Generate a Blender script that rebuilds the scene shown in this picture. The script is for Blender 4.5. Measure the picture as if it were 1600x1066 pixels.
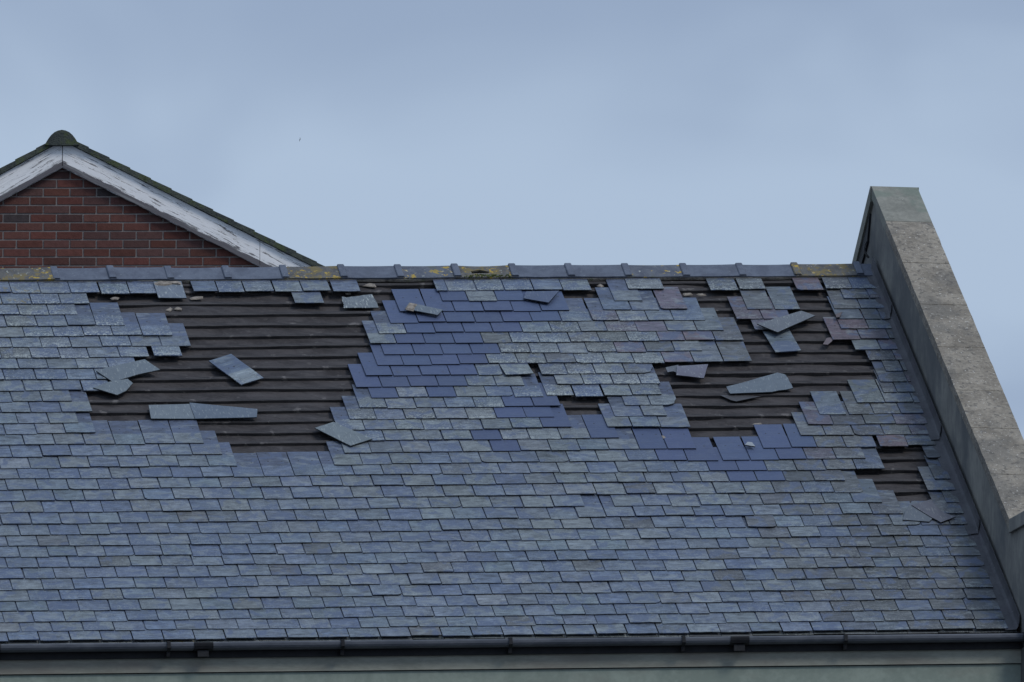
import bpy, bmesh, math, random
import numpy as np
from mathutils import Vector, Matrix, noise as mnoise
random.seed(11)
RND = random.Random(5)

# ------------------------------------------------------------------ camera, world, sun, exposure
scene = bpy.context.scene
for o in list(bpy.data.objects): bpy.data.objects.remove(o)
ELEV = math.radians(8.0)
CAM = Vector((0, 0, 1.6))
FPX = 20050.2
cam_d = bpy.data.cameras.new('camera'); cam = bpy.data.objects.new('camera', cam_d)
scene.collection.objects.link(cam); scene.camera = cam
cam.location = CAM; cam.rotation_euler = (math.radians(90) + ELEV, 0, 0)
cam_d.sensor_width = 36; cam_d.lens = FPX / 1600 * 36
cam_d.clip_start = 0.5; cam_d.clip_end = 20000
scene.render.resolution_x = 1024; scene.render.resolution_y = 682
scene.view_settings.view_transform = 'Standard'; scene.view_settings.look = 'None'
scene.view_settings.exposure = 0.0; scene.view_settings.gamma = 1

SUN_EL, SUN_AZ = math.radians(46), math.radians(130)   # azimuth clockwise from +Y (north)
world = bpy.data.worlds.new('World'); scene.world = world; world.use_nodes = True
wn, wl = world.node_tree.nodes, world.node_tree.links
wn.clear()
def wnode(t, **k):
    n = wn.new(t)
    for a, b in k.items(): setattr(n, a, b)
    return n
wo = wnode('ShaderNodeOutputWorld'); bg = wnode('ShaderNodeBackground'); bg.inputs['Strength'].default_value = 0.1
sky = wnode('ShaderNodeTexSky', sky_type='NISHITA', sun_disc=False, sun_elevation=SUN_EL, sun_rotation=SUN_AZ)
tc = wnode('ShaderNodeTexCoord')
mp = wnode('ShaderNodeMapping'); mp.inputs['Scale'].default_value = (20, 20, 42); mp.inputs['Location'].default_value = (2.0, 1.3, 5.6)
wl.new(tc.outputs['Generated'], mp.inputs['Vector'])
nz = wnode('ShaderNodeTexNoise'); nz.inputs['Scale'].default_value = 1.0; nz.inputs['Detail'].default_value = 3.5; nz.inputs['Roughness'].default_value = .42; nz.inputs['Distortion'].default_value = .5
wl.new(mp.outputs[0], nz.inputs['Vector'])
sep = wnode('ShaderNodeSeparateXYZ'); wl.new(tc.outputs['Generated'], sep.inputs[0])
gr = wnode('ShaderNodeMapRange'); gr.inputs['From Min'].default_value = .15; gr.inputs['From Max'].default_value = .168
gr.inputs['To Min'].default_value = .80; gr.inputs['To Max'].default_value = .05
gr.clamp = True
wl.new(sep.outputs['Z'], gr.inputs['Value'])
nm = wnode('ShaderNodeMath', operation='MULTIPLY_ADD'); nm.inputs[1].default_value = 3.0; nm.inputs[2].default_value = -1.36
wl.new(nz.outputs['Fac'], nm.inputs[0])
ad = wnode('ShaderNodeMath', operation='ADD', use_clamp=True); wl.new(gr.outputs[0], ad.inputs[0]); wl.new(nm.outputs[0], ad.inputs[1])
rp = wnode('ShaderNodeValToRGB')
rp.color_ramp.elements[0].position = 0.0; rp.color_ramp.elements[0].color = (.305, .393, .550, 1)
rp.color_ramp.elements[1].position = 1.0; rp.color_ramp.elements[1].color = (.425, .532, .690, 1)
rp.color_ramp.interpolation = 'EASE'
wl.new(ad.outputs[0], rp.inputs[0])
sc10 = wnode('ShaderNodeVectorMath', operation='SCALE'); sc10.inputs['Scale'].default_value = 10.0
wl.new(rp.outputs[0], sc10.inputs[0])
mx = wnode('ShaderNodeMixRGB'); mx.inputs[0].default_value = .93
wl.new(sky.outputs[0], mx.inputs[1]); wl.new(sc10.outputs[0], mx.inputs[2])
zen = wnode('ShaderNodeMapRange', interpolation_type='SMOOTHSTEP'); zen.inputs['From Min'].default_value = .2; zen.inputs['From Max'].default_value = .95
zen.inputs['To Min'].default_value = 1.0; zen.inputs['To Max'].default_value = 2.0; wl.new(sep.outputs['Z'], zen.inputs['Value'])
zs = wnode('ShaderNodeVectorMath', operation='SCALE'); wl.new(mx.outputs[0], zs.inputs[0]); wl.new(zen.outputs[0], zs.inputs['Scale'])
wl.new(zs.outputs[0], bg.inputs['Color']); wl.new(bg.outputs[0], wo.inputs[0])

sun_d = bpy.data.lights.new('sun', 'SUN'); sun = bpy.data.objects.new('sun', sun_d); scene.collection.objects.link(sun)
sun_d.energy = 1.5; sun_d.angle = math.radians(16); sun_d.color = (1, .95, .88)
sd = Vector((math.sin(SUN_AZ) * math.cos(SUN_EL), math.cos(SUN_AZ) * math.cos(SUN_EL), math.sin(SUN_EL)))
sun.rotation_euler = sd.to_track_quat('Z', 'Y').to_euler(); sun.location = (30, 40, 60)

# ------------------------------------------------------------------ roof frame -> world
RM = np.array([[0.98279235, -0.16588924, 0.08124011], [0.00623054, 0.46933775, 0.88299675], [-0.18460871, -0.86729628, 0.46229513]])
OX, OY, DD = 3.13334307, 0.58539091, 110.534043
ce, se = math.cos(ELEV), math.sin(ELEV)
CX, CY, CZ = Vector((1, 0, 0)), Vector((0, -se, ce)), Vector((0, -ce, -se))
def cam2w(c): return CAM + CX * c[0] + CY * c[1] + CZ * c[2]
def dir2w(q):
    c = RM @ np.array(q, float); return CX * c[0] + CY * c[1] + CZ * c[2]
NOFF = .057                             # height of the slates' top faces above the felt plane
def RP(x, s, n):                       # roof coordinates: x right, s metres DOWN the slope, n off the roof
    c = RM @ np.array([x, -s, n - NOFF], float); c[0] += OX; c[1] += OY; c[2] -= DD
    return cam2w(c)
def at(px, py, n=0.0):                 # where a line of sight meets the roof plane raised by n -> (x, s)
    d = np.array([(px - 800) / FPX, (533 - py) / FPX, -1.0])
    dr = RM.T @ d; cr = RM.T @ np.array([-OX, -OY, DD])
    t = (n - NOFF - cr[2]) / dr[2]
    q = cr + dr * t
    return float(q[0]), float(-q[1])
UX, UU, UN = dir2w((1, 0, 0)), dir2w((0, 1, 0)), dir2w((0, 0, 1))
XH = Vector((UX.x, UX.y, 0)).normalized()
YH = Vector((-XH.y, XH.x, 0))          # level, away from the viewer
ZW = Vector((0, 0, 1))
VE = (UU * math.sin(math.radians(35.9)) + UN * math.cos(math.radians(35.9)))
FE = (-UU * math.cos(math.radians(35.9)) + UN * math.sin(math.radians(35.9)))

S_ROW = [0.279, 0.488, 0.687, 0.888, 1.082, 1.269, 1.462, 1.655, 1.847, 2.038, 2.235, 2.419, 2.614, 2.803, 2.987, 3.192, 3.391, 3.579, 3.76, 3.958, 4.154, 4.345, 4.535, 4.719, 4.902, 5.08, 5.267, 5.45, 5.63, 5.811, 5.985, 6.149, 6.302]
COR = ([1, 3, 5, 8, 13, 16, 24, 27, 33], [0, -.04, -.055, -.06, -.065, -.06, -.035, -.055, -.035])
def srow(k, x):                        # tail line of course k (1..33) at roof x
    t = min(max((x + 8.4) / 7.4, 0), 1)
    w = .004 * math.sin(x * 1.7 + k * 2.1) + .003 * math.sin(x * 4.1 + k * 5.3)
    return S_ROW[k - 1] + float(np.interp(k, *COR)) * t + w
def X(k, px):                          # roof x where course k's tail line meets the line of sight at column px
    x = -4.0
    for i in range(12):
        s = srow(k, x)
        c = RM @ np.array([x, -s, 0.0]); c[0] += OX; c[1] += OY; c[2] -= DD
        u = 800 + FPX * c[0] / -c[2]
        x += (px - u) / 181.0
    return x
SL, TH, W = .45, .0092, .255

# ------------------------------------------------------------------ materials
def mat(name):
    m = bpy.data.materials.new(name); m.use_nodes = True
    nt = m.node_tree; nt.nodes.clear()
    out = nt.nodes.new('ShaderNodeOutputMaterial'); b = nt.nodes.new('ShaderNodeBsdfPrincipled')
    nt.links.new(b.outputs[0], out.inputs[0])
    return m, nt, b
class NT:
    def __init__(s, nt): s.nt = nt
    def n(s, t, ins=None, **k):
        n = s.nt.nodes.new(t)
        for a, b in k.items(): setattr(n, a, b)
        for a, b in (ins or {}).items():
            if hasattr(b, 'is_output') or isinstance(b, bpy.types.NodeSocket): s.nt.links.new(b, n.inputs[a])
            else: n.inputs[a].default_value = b
        return n
    def mix(s, f, a, b, mode='MIX'):
        n = s.nt.nodes.new('ShaderNodeMixRGB'); n.blend_type = mode
        for i, v in enumerate((f, a, b)):
            if isinstance(v, bpy.types.NodeSocket): s.nt.links.new(v, n.inputs[i])
            else: n.inputs[i].default_value = v if i == 0 else (tuple(v) + (1,) if len(v) == 3 else v)
        return n.outputs[0]
    def math(s, op, a, b=0.0, c=0.0, clamp=False):
        n = s.nt.nodes.new('ShaderNodeMath'); n.operation = op; n.use_clamp = clamp
        for i, v in enumerate((a, b, c)):
            if isinstance(v, bpy.types.NodeSocket): s.nt.links.new(v, n.inputs[i])
            else: n.inputs[i].default_value = v
        return n.outputs[0]
    def step(s, v, lo, hi, a=0.0, b=1.0):
        n = s.n('ShaderNodeMapRange', {'Value': v, 'From Min': lo, 'From Max': hi, 'To Min': a, 'To Max': b}, interpolation_type='SMOOTHSTEP')
        return n.outputs[0]
    def noise(s, vec, scale, detail=4, rough=.6, dist=0):
        return s.n('ShaderNodeTexNoise', {'Vector': vec, 'Scale': scale, 'Detail': detail, 'Roughness': rough, 'Distortion': dist}).outputs['Fac']
    def mapping(s, vec, scale=(1, 1, 1), rot=(0, 0, 0), loc=(0, 0, 0)):
        return s.n('ShaderNodeMapping', {'Vector': vec, 'Scale': scale, 'Rotation': rot, 'Location': loc}).outputs[0]
    def bump(s, h, strength, dist):
        return s.n('ShaderNodeBump', {'Height': h, 'Strength': strength, 'Distance': dist}).outputs[0]

def slate_material():
    m, nt, b = mat('slate'); N = NT(nt)
    tint = N.n('ShaderNodeAttribute', attribute_name='tint'); head = N.n('ShaderNodeAttribute', attribute_name='head_tint')
    uv = N.n('ShaderNodeUVMap', uv_map='local').outputs[0]; fx = N.n('ShaderNodeUVMap', uv_map='marks').outputs[0]
    s2 = N.n('ShaderNodeSeparateXYZ', {0: uv}); s3 = N.n('ShaderNodeSeparateXYZ', {0: fx})
    v = s2.outputs['Y']
    # the band once covered by the course above kept its darker, bluer face
    wob = N.noise(N.mapping(uv, (9, 9, 1)), 1, 3)
    vv = N.math('ADD', v, N.math('MULTIPLY_ADD', wob, .05, -.025))
    fr = N.math('MULTIPLY', N.step(vv, .185, .205), s3.outputs['X'])
    col = N.mix(fr, tint.outputs['Color'], head.outputs['Color'])
    # riven streaks at a slant of their own on each slate
    off = N.n('ShaderNodeCombineXYZ', {0: s2.outputs['X'], 1: N.math('FRACT', N.math('MULTIPLY', s2.outputs['X'], 0.1)), 2: 0.0})
    rv = N.n('ShaderNodeMapping', {'Vector': uv, 'Scale': (5, 26, 1), 'Rotation': (0, 0, .25)}).outputs[0]
    st = N.noise(rv, 1, 5, .65, 1.4)
    blot = N.noise(uv, 11, 5, .7, .6)
    fine = N.noise(uv, 120, 3, .6)
    f = N.math('ADD', N.math('MULTIPLY', st, 1.5), N.math('ADD', N.math('MULTIPLY', blot, 1.3), N.math('MULTIPLY', fine, .7)))
    f = N.math('SUBTRACT', f, .73)     # about 1
    amt = N.math('MULTIPLY_ADD', N.math('SUBTRACT', f, 1.0), N.math('MULTIPLY_ADD', s3.outputs['X'], 1.15, .35), 1.0)
    mul = N.n('ShaderNodeCombineXYZ', {0: amt, 1: amt, 2: amt}).outputs[0]
    col = N.mix(1.0, col, mul, 'MULTIPLY')
    hue = N.math('MULTIPLY', N.step(N.noise(uv, 6.0, 4, .6, .8), .50, .60), s3.outputs['X'])
    col = N.mix(N.math('MULTIPLY', hue, .7), col, (.058, .080, .135))
    pale = N.math('MULTIPLY', N.step(N.noise(N.mapping(uv, (5, 12, 1), (0, 0, .35), (9, 4, 0)), 1, 5, .65, .8), .53, .66), s3.outputs['X'])
    col = N.mix(N.math('MULTIPLY', pale, .55), col, (.168, .192, .200))
    # grime streaks down from the joint above
    dk = N.step(N.noise(N.mapping(uv, (7, 3, 1), (0, 0, 0), (3.3, 1, 0)), 1, 4, .7), .60, .78)
    col = N.mix(N.math('MULTIPLY', dk, .45), col, (.035, .04, .048))
    # lichen: pale crusts and rings, mostly near the tail
    lam = tint.outputs['Alpha']
    near = N.step(v, .10, .02, .05, 1.0)
    big = N.step(N.math('ADD', N.noise(uv, 46, 3, .6), N.math('MULTIPLY', N.math('SUBTRACT', lam, 1.0), .07)), .555, .585)
    vor = N.n('ShaderNodeTexVoronoi', {'Vector': uv, 'Scale': 30.0}, feature='F1')
    ring = N.math('MULTIPLY', N.step(vor.outputs['Distance'], .22, .30), N.step(vor.outputs['Distance'], .46, .36))
    ring = N.math('MULTIPLY', ring, N.step(N.noise(uv, 9, 2), .46, .54))
    spk = N.step(N.noise(uv, 60, 2, .5), .61, .65)
    lich = N.math('MAXIMUM', N.math('MULTIPLY', N.math('MAXIMUM', big, ring), near), N.math('MULTIPLY', spk, .8))
    lich = N.math('MULTIPLY', lich, lam, clamp=True)
    lich = N.math('MULTIPLY', lich, N.math('SUBTRACT', 1.0, N.step(v, .2, .215)))
    col = N.mix(N.math('MULTIPLY', N.math('POWER', lich, .6), .85), col, (.34, .37, .35))
    orr = N.math('MULTIPLY', N.step(N.noise(uv, 20, 4, .7), .50, .60), s3.outputs['Y'])
    orr = N.math('MULTIPLY', orr, N.step(v, .16, .03))
    col = N.mix(N.math('MULTIPLY', orr, .8), col, (.15, .115, .028))
    # nail holes
    for hx in (.07, .185):
        dx = N.math('SUBTRACT', N.math('FRACT', s2.outputs['X']), hx); dy = N.math('SUBTRACT', v, .275)
        d = N.math('SQRT', N.math('ADD', N.math('MULTIPLY', dx, dx), N.math('MULTIPLY', dy, dy)))
        col = N.mix(N.math('MULTIPLY', N.step(d, .009, .005), .9), col, (.01, .01, .012))
    nt.links.new(col, b.inputs['Base Color'])
    nt.links.new(N.step(blot, .3, .7, .5, .72), b.inputs['Roughness'])
    b.inputs['Specular IOR Level'].default_value = .35
    h = N.math('ADD', N.math('MULTIPLY', st, 1.0), N.math('ADD', N.math('MULTIPLY', fine, .25), N.math('MULTIPLY', lich, .6)))
    nt.links.new(N.bump(h, .55, .004), b.inputs['Normal'])
    return m
SLATE = slate_material()

def rough_mat(name, c1, c2, scale=6, detail=6, rough=.9, bump=.4, bdist=.004, stretch=(1, 1, 1), spots=None, stain=None, spec=.25):
    m, nt, b = mat(name); N = NT(nt)
    oc = N.n('ShaderNodeTexCoord').outputs['Object']
    mv = N.mapping(oc, stretch)
    a = N.noise(mv, scale, detail, .65, .4); c = N.noise(mv, scale * 9, 4, .6)
    f = N.step(N.math('ADD', N.math('MULTIPLY', a, .7), N.math('MULTIPLY', c, .3)), .38, .62)
    col = N.mix(f, c1, c2)
    if stain:
        g = N.step(N.noise(N.mapping(oc, stain[1]), 1, 5, .65), stain[2], stain[3])
        col = N.mix(N.math('MULTIPLY', g, stain[4]), col, stain[0])
    h = c
    if spots:
        for (sc, lo, hi, colr, am) in spots:
            g = N.step(N.noise(oc, sc, 3, .6), lo, hi)
            col = N.mix(N.math('MULTIPLY', g, am), col, colr)
    nt.links.new(col, b.inputs['Base Color']); b.inputs['Roughness'].default_value = rough; b.inputs['Specular IOR Level'].default_value = spec
    nt.links.new(N.bump(N.math('ADD', h, N.math('MULTIPLY', a, .5)), bump, bdist), b.inputs['Normal'])
    return m
M = {}
M['felt'] = rough_mat('felt', (.030, .0275, .029), (.060, .055, .056), 3, 6, .95, .5, .006, (1, 3, 1), spots=[(14, .62, .72, (.085, .08, .078), .6)])
M['batten'] = rough_mat('batten', (.024, .023, .025), (.055, .051, .051), 5, 6, .9, .6, .003, (.35, 8, 8), spots=[(9, .60, .70, (.13, .12, .115), .75)])
M['ridge'] = rough_mat('ridge_clay', (.062, .072, .098), (.095, .11, .142), 7, 5, .6, .25, .003, spots=[(40, .66, .72, (.25, .28, .29), .5), (3.1, .55, .75, (.05, .055, .07), .5)])
M['ridge_moss'] = rough_mat('ridge_clay_lichen', (.065, .065, .066), (.11, .108, .10), 8, 5, .85, .5, .005, spots=[(11, .50, .60, (.16, .125, .045), .7), (17, .60, .66, (.36, .25, .04), .9), (30, .64, .70, (.36, .37, .33), .7)])
M['ridge_dots'] = rough_mat('ridge_clay_spotted', (.06, .068, .09), (.10, .11, .13), 8, 5, .75, .4, .004, spots=[(13, .60, .65, (.33, .23, .035), .9), (26, .64, .69, (.34, .36, .34), .8), (4, .55, .65, (.07, .075, .05), .6)])
M['mortar'] = rough_mat('mortar', (.07, .068, .066), (.17, .165, .155), 12, 6, .95, .8, .008, spots=[(9, .55, .66, (.05, .075, .03), .6)])
M['mortar_pale'] = rough_mat('mortar_pale', (.16, .14, .12), (.30, .265, .225), 25, 5, .95, .8, .006)
M['render'] = rough_mat('parapet_render', (.15, .148, .135), (.235, .228, .20), 2.2, 7, .92, .35, .004, (1, 1, .5), stain=((.095, .10, .102), (1.1, 1.1, .8), .42, .60, .8))
M['coping'] = rough_mat('roughcast', (.158, .139, .112), (.265, .236, .192), 3.5, 8, .95, 1.0, .014, spots=[(2.0, .52, .66, (.125, .118, .105), .55), (22, .55, .64, (.095, .088, .078), .7), (42, .64, .68, (.50, .48, .44), .7)])
M['coping_top'] = rough_mat('smooth_coping', (.15, .15, .128), (.225, .222, .19), 3, 6, .92, .35, .004, spots=[(2.4, .52, .66, (.12, .155, .125), .6), (50, .68, .73, (.45, .45, .40), .6)])
M['lead'] = rough_mat('lead', (.045, .046, .052), (.072, .073, .079), 4, 6, .7, .3, .004, spots=[(3.5, .52, .68, (.06, .055, .066), .6), (24, .68, .74, (.2, .2, .2), .5)], spec=.25)
M['gutter'] = rough_mat('gutter_paint', (.075, .085, .105), (.12, .13, .15), 4, 4, .55, .15, .002, (.4, 1, 1))
M['black'] = rough_mat('black_paint_and_shade', (.008, .009, .012), (.016, .017, .02), 6, 3, .6, .1, .002)  # black ironwork; also stands in for shade under gutter and coping
M['wall'] = rough_mat('wall_render', (.205, .245, .212), (.27, .315, .272), 2.2, 7, .92, .3, .003, stain=((.19, .185, .16), (.8, .8, 2.2), .5, .72, .5))
M['band'] = rough_mat('wall_band', (.225, .232, .198), (.30, .308, .262), 3, 7, .92, .3, .003, (.6, 1, 2), stain=((.21, .19, .165), (.9, .9, 5), .42, .66, .7))
M['asphalt'] = rough_mat('asphalt', (.04, .04, .042), (.06, .06, .06), 2, 6, .95, .3, .01)
M['house_tile'] = rough_mat('mossy_tile', (.045, .052, .050), (.078, .088, .072), 7, 7, .95, .9, .012, spots=[(9, .52, .64, (.075, .095, .04), .7)])

def bricks_mat():
    m, nt, b = mat('brick'); N = NT(nt)
    t = N.n('ShaderNodeAttribute', attribute_name='tint').outputs['Color']
    oc = N.n('ShaderNodeTexCoord').outputs['Object']
    a = N.noise(oc, 22, 6, .7); c = N.noise(oc, 90, 3, .6)
    k = N.math('MULTIPLY_ADD', a, 1.1, .45)
    col = N.mix(1.0, t, N.n('ShaderNodeCombineXYZ', {0: k, 1: k, 2: k}).outputs[0], 'MULTIPLY')
    col = N.mix(N.math('MULTIPLY', N.step(N.noise(oc, 2.4, 4), .55, .72), .2), col, (.06, .045, .045))
    nt.links.new(col, b.inputs['Base Color']); b.inputs['Roughness'].default_value = .92; b.inputs['Specular IOR Level'].default_value = .15
    nt.links.new(N.bump(N.math('ADD', a, c), .6, .004), b.inputs['Normal'])
    return m
M['brick'] = bricks_mat()
M['pointing'] = rough_mat('brick_pointing', (.19, .168, .158), (.25, .225, .21), 8, 5, .95, .4, .003)

def peel_mat():
    m, nt, b = mat('peeling_white_paint'); N = NT(nt)
    uv = N.n('ShaderNodeUVMap', uv_map='local').outputs[0]   # x along the board, y up the board 0..1 (metres/board width)
    sp = N.n('ShaderNodeSeparateXYZ', {0: uv}); y = sp.outputs['Y']
    g = N.noise(N.mapping(uv, (2.0, 7.5, 1)), 1.5, 7, .72, .6)
    g2 = N.noise(N.mapping(uv, (11, 11, 1)), 1, 5, .7)
    low = N.step(y, .32, .06, 0.0, .24)
    f = N.math('ADD', N.math('ADD', N.math('MULTIPLY', g, .72), N.math('MULTIPLY', g2, .28)), low)
    peel = N.step(f, .545, .575)
    thin = N.step(N.noise(N.mapping(uv, (1.1, 34, 1)), 1, 4, .7, .3), .60, .67)
    wood = N.mix(N.noise(N.mapping(uv, (3, 40, 1)), 1, 4), (.05, .045, .05), (.16, .15, .16))
    paint = N.mix(N.noise(uv, 3, 5, .65), (.74, .74, .74), (.88, .87, .86))
    col = N.mix(N.math('MULTIPLY', thin, .55), paint, (.22, .22, .23))
    col = N.mix(peel, col, wood)
    col = N.mix(N.math('MULTIPLY', N.step(N.noise(N.mapping(uv, (1.5, 3, 1)), 2, 3), .5, .7), .35), col, (.33, .34, .33))
    nt.links.new(col, b.inputs['Base Color']); b.inputs['Roughness'].default_value = .6
    nt.links.new(N.bump(N.math('SUBTRACT', N.math('MULTIPLY', g2, .3), peel), .5, .003), b.inputs['Normal'])
    return m
M['peel'] = peel_mat()

# ------------------------------------------------------------------ mesh helpers
COL = scene.collection
def empty(name, loc, label, cat, group=None):
    o = bpy.data.objects.new(name, None); COL.objects.link(o); o.location = loc
    o['label'] = label; o['category'] = cat
    if group: o['group'] = group
    bpy.context.view_layer.update()
    return o
class MB:
    def __init__(s): s.v = []; s.f = []; s.fd = []
    def add(s, vs, fs, data=None):
        b = len(s.v); s.v += [Vector(v) for v in vs]
        for f in fs: s.f.append([b + i for i in f]); s.fd.append(data)
    def hexa(s, p):                    # 8 corners: bottom 0-3, top 4-7
        s.add(p, [(0, 3, 2, 1), (4, 5, 6, 7), (0, 1, 5, 4), (1, 2, 6, 5), (2, 3, 7, 6), (3, 0, 4, 7)])
    def box(s, o, a, b, c):            # origin + three edge vectors
        o, a, b, c = Vector(o), Vector(a), Vector(b), Vector(c)
        s.hexa([o, o + a, o + a + b, o + b, o + c, o + a + c, o + a + b + c, o + b + c])
    def prism(s, prof, vec, data=None):   # closed profile points swept along vec
        n = len(prof); vec = Vector(vec)
        vs = [Vector(p) for p in prof] + [Vector(p) + vec for p in prof]
        fs = [tuple(range(n))[::-1], tuple(range(n, 2 * n))] + [(i, (i + 1) % n, n + (i + 1) % n, n + i) for i in range(n)]
        s.add(vs, fs, data)
    def build(s, name, m, parent=None, base=None, smooth=False, bevel=0, sub=0, disp=None, **props):
        me = bpy.data.meshes.new(name)
        if parent is not None: b0 = parent['_b'] if False else BASE[parent.name]
        else: b0 = Vector(base) if base is not None else sum(s.v, Vector()) / len(s.v)
        me.from_pydata([tuple(v - b0) for v in s.v], [], s.f); me.update()
        bm = bmesh.new(); bm.from_mesh(me); bmesh.ops.recalc_face_normals(bm, faces=bm.faces)
        if bevel: bmesh.ops.bevel(bm, geom=[e for e in bm.edges], offset=bevel, segments=2, affect='EDGES', profile=.6)
        bm.to_mesh(me); bm.free()
        me.materials.append(m)
        if smooth:
            for p in me.polygons: p.use_smooth = True
        o = bpy.data.objects.new(name, me); COL.objects.link(o)
        if parent is not None: o.parent = parent
        else: o.location = b0
        BASE[o.name] = b0
        for k, v in props.items(): o[k] = v
        return o
BASE = {}

# slates: outline in (x, s), n at head and tail; writes tint / head_tint / UVs
class SlateMB:
    def __init__(s): s.V = []; s.F = []; s.D = []
    def slab(s, pts, nfun, local, tint, head, lich, two, orange, th=TH, conv=RP, conv_edge=True):
        """pts: outline (x,s); nfun(x,s)->height of the underside; local(x,s)->(u,v)"""
        b = len(s.V); n = len(pts)
        lo = [conv(x, q, nfun(x, q)) for x, q in pts]; hi = [conv(x, q, nfun(x, q) + th) for x, q in pts]
        s.V += lo + hi
        uvs = [local(x, q) for x, q in pts]
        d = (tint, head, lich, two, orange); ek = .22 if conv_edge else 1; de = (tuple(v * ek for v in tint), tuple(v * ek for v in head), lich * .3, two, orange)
        s.F.append([b + n + i for i in range(n)]); s.D.append((uvs, d))
        s.F.append([b + i for i in range(n)][::-1]); s.D.append((uvs[::-1], d))
        for i in range(n):
            j = (i + 1) % n
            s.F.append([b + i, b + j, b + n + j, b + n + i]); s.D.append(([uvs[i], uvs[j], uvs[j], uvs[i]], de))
    def build(s, name, parent=None, **props):
        me = bpy.data.meshes.new(name)
        b0 = BASE[parent.name] if parent is not None else sum(s.V, Vector()) / len(s.V)
        me.from_pydata([tuple(v - b0) for v in s.V], [], s.F); me.update()
        me.uv_layers.new(name='local'); me.uv_layers.new(name='marks')
        me.color_attributes.new('tint', 'FLOAT_COLOR', 'CORNER'); me.color_attributes.new('head_tint', 'FLOAT_COLOR', 'CORNER')
        u1 = me.uv_layers['local']; u2 = me.uv_layers['marks']; t = me.color_attributes['tint']; h = me.color_attributes['head_tint']
        A = []; B = []; C = []; Dd = []
        for uvs, (ti, he, li, tw, orr) in s.D:
            for uv in uvs:
                A += [uv[0], uv[1]]; B += [tw, orr]; C += [ti[0], ti[1], ti[2], li]; Dd += [he[0], he[1], he[2], 1]
        u1.data.foreach_set('uv', A); u2.data.foreach_set('uv', B)
        t.data.foreach_set('color', C); h.data.foreach_set('color', Dd)
        bm = bmesh.new(); bm.from_mesh(me); bmesh.ops.recalc_face_normals(bm, faces=bm.faces); bm.to_mesh(me); bm.free()
        me.materials.append(SLATE)
        o = bpy.data.objects.new(name, me); COL.objects.link(o)
        if parent is not None: o.parent = parent
        else: o.location = b0
        for k, v in props.items(): o[k] = v
        return o

# ------------------------------------------------------------------ ground
g = MB(); g.add([(-6000, -2000, 0), (6000, -2000, 0), (6000, 9000, 0), (-6000, 9000, 0)], [(0, 1, 2, 3)])
g.build('ground', M['asphalt'], base=(0, 0, 0), kind='structure')

# ------------------------------------------------------------------ the slate roofed building
XL, XR = -12.5, -.035
S_EAVE = S_ROW[-1] - .02
eave_mid = RP(-5, S_EAVE, 0)
broot = empty('slate_roofed_building', (eave_mid.x, eave_mid.y, 0), 'large building with storm damaged blue grey slate roof and green grey wall', 'building')
BASE[broot.name] = Vector(broot.location)
B = broot

# --- slate tints
GREY = [(.088, .110, .148), (.082, .106, .149), (.094, .115, .147), (.086, .112, .143), (.076, .099, .144), (.106, .126, .150), (.086, .106, .136), (.070, .093, .142)]
GREEN = [(.092, .109, .130), (.108, .125, .141), (.085, .102, .124), (.100, .118, .134)]
PURP = [(.084, .073, .098), (.096, .077, .096), (.077, .074, .104), (.082, .080, .106)]
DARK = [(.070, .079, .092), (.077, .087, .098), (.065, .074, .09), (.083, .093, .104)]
BLUE = (.045, .064, .128)
HEADC = (.052, .066, .105)
def vary(c, a=.09, rnd=RND):
    c = (c[0] * 1.03, c[1] * 1.01, c[2] * .95)
    k = 1 + rnd.uniform(-a * 1.6, a * 1.6); return tuple(max(.02, v * k * (1 + rnd.uniform(-.02, .02))) for v in c)
def tint_for(k, x, s):
    px = 1350 + x * 184 + s * 60       # rough column used only to choose the quarry batch and shade tint of a slate
    def nn(a, b): return mnoise.noise(Vector((x * a + 3.1, s * b, 7.7)))
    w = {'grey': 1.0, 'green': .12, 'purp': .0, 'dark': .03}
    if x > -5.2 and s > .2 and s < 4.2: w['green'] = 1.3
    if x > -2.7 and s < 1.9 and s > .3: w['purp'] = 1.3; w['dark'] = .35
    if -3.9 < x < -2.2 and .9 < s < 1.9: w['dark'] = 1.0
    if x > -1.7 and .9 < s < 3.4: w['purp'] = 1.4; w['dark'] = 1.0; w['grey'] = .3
    if x > -1.2: w['dark'] += 1.2; w['grey'] *= .5; w['green'] *= .5  # darker slates towards the parapet: staining, and its shading put into the tint
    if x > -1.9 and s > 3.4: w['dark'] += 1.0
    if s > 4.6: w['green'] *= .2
    parapet_shade = .80 if x > -1.5 else 1.0  # slates beside the parapet darkened in colour for its soft shadow
    t = RND.uniform(0, sum(w.values()))
    for key, pal in (('grey', GREY), ('green', GREEN), ('purp', PURP), ('dark', DARK)):
        t -= w[key]
        if t <= 0: return tuple(v * parapet_shade for v in vary(RND.choice(pal)))
    return vary(RND.choice(GREY))
def lichen_for(x, s):
    l = .12
    if s < 1.5 and x < -5.8: l = .9
    elif s < 2.2 and x < -6.5: l = .4
    if s < .45: l = max(l, .8)
    if -5.4 < x < -3.2 and .3 < s < 3.0: l = max(l, .55)
    if -4.2 < x < -2.2 and .7 < s < 2.4: l = 1.0
    if x > -1.6: l = max(l, .18)
    return l * RND.uniform(.3, 1.1) * (1 if RND.random() < .8 else .2)

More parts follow.
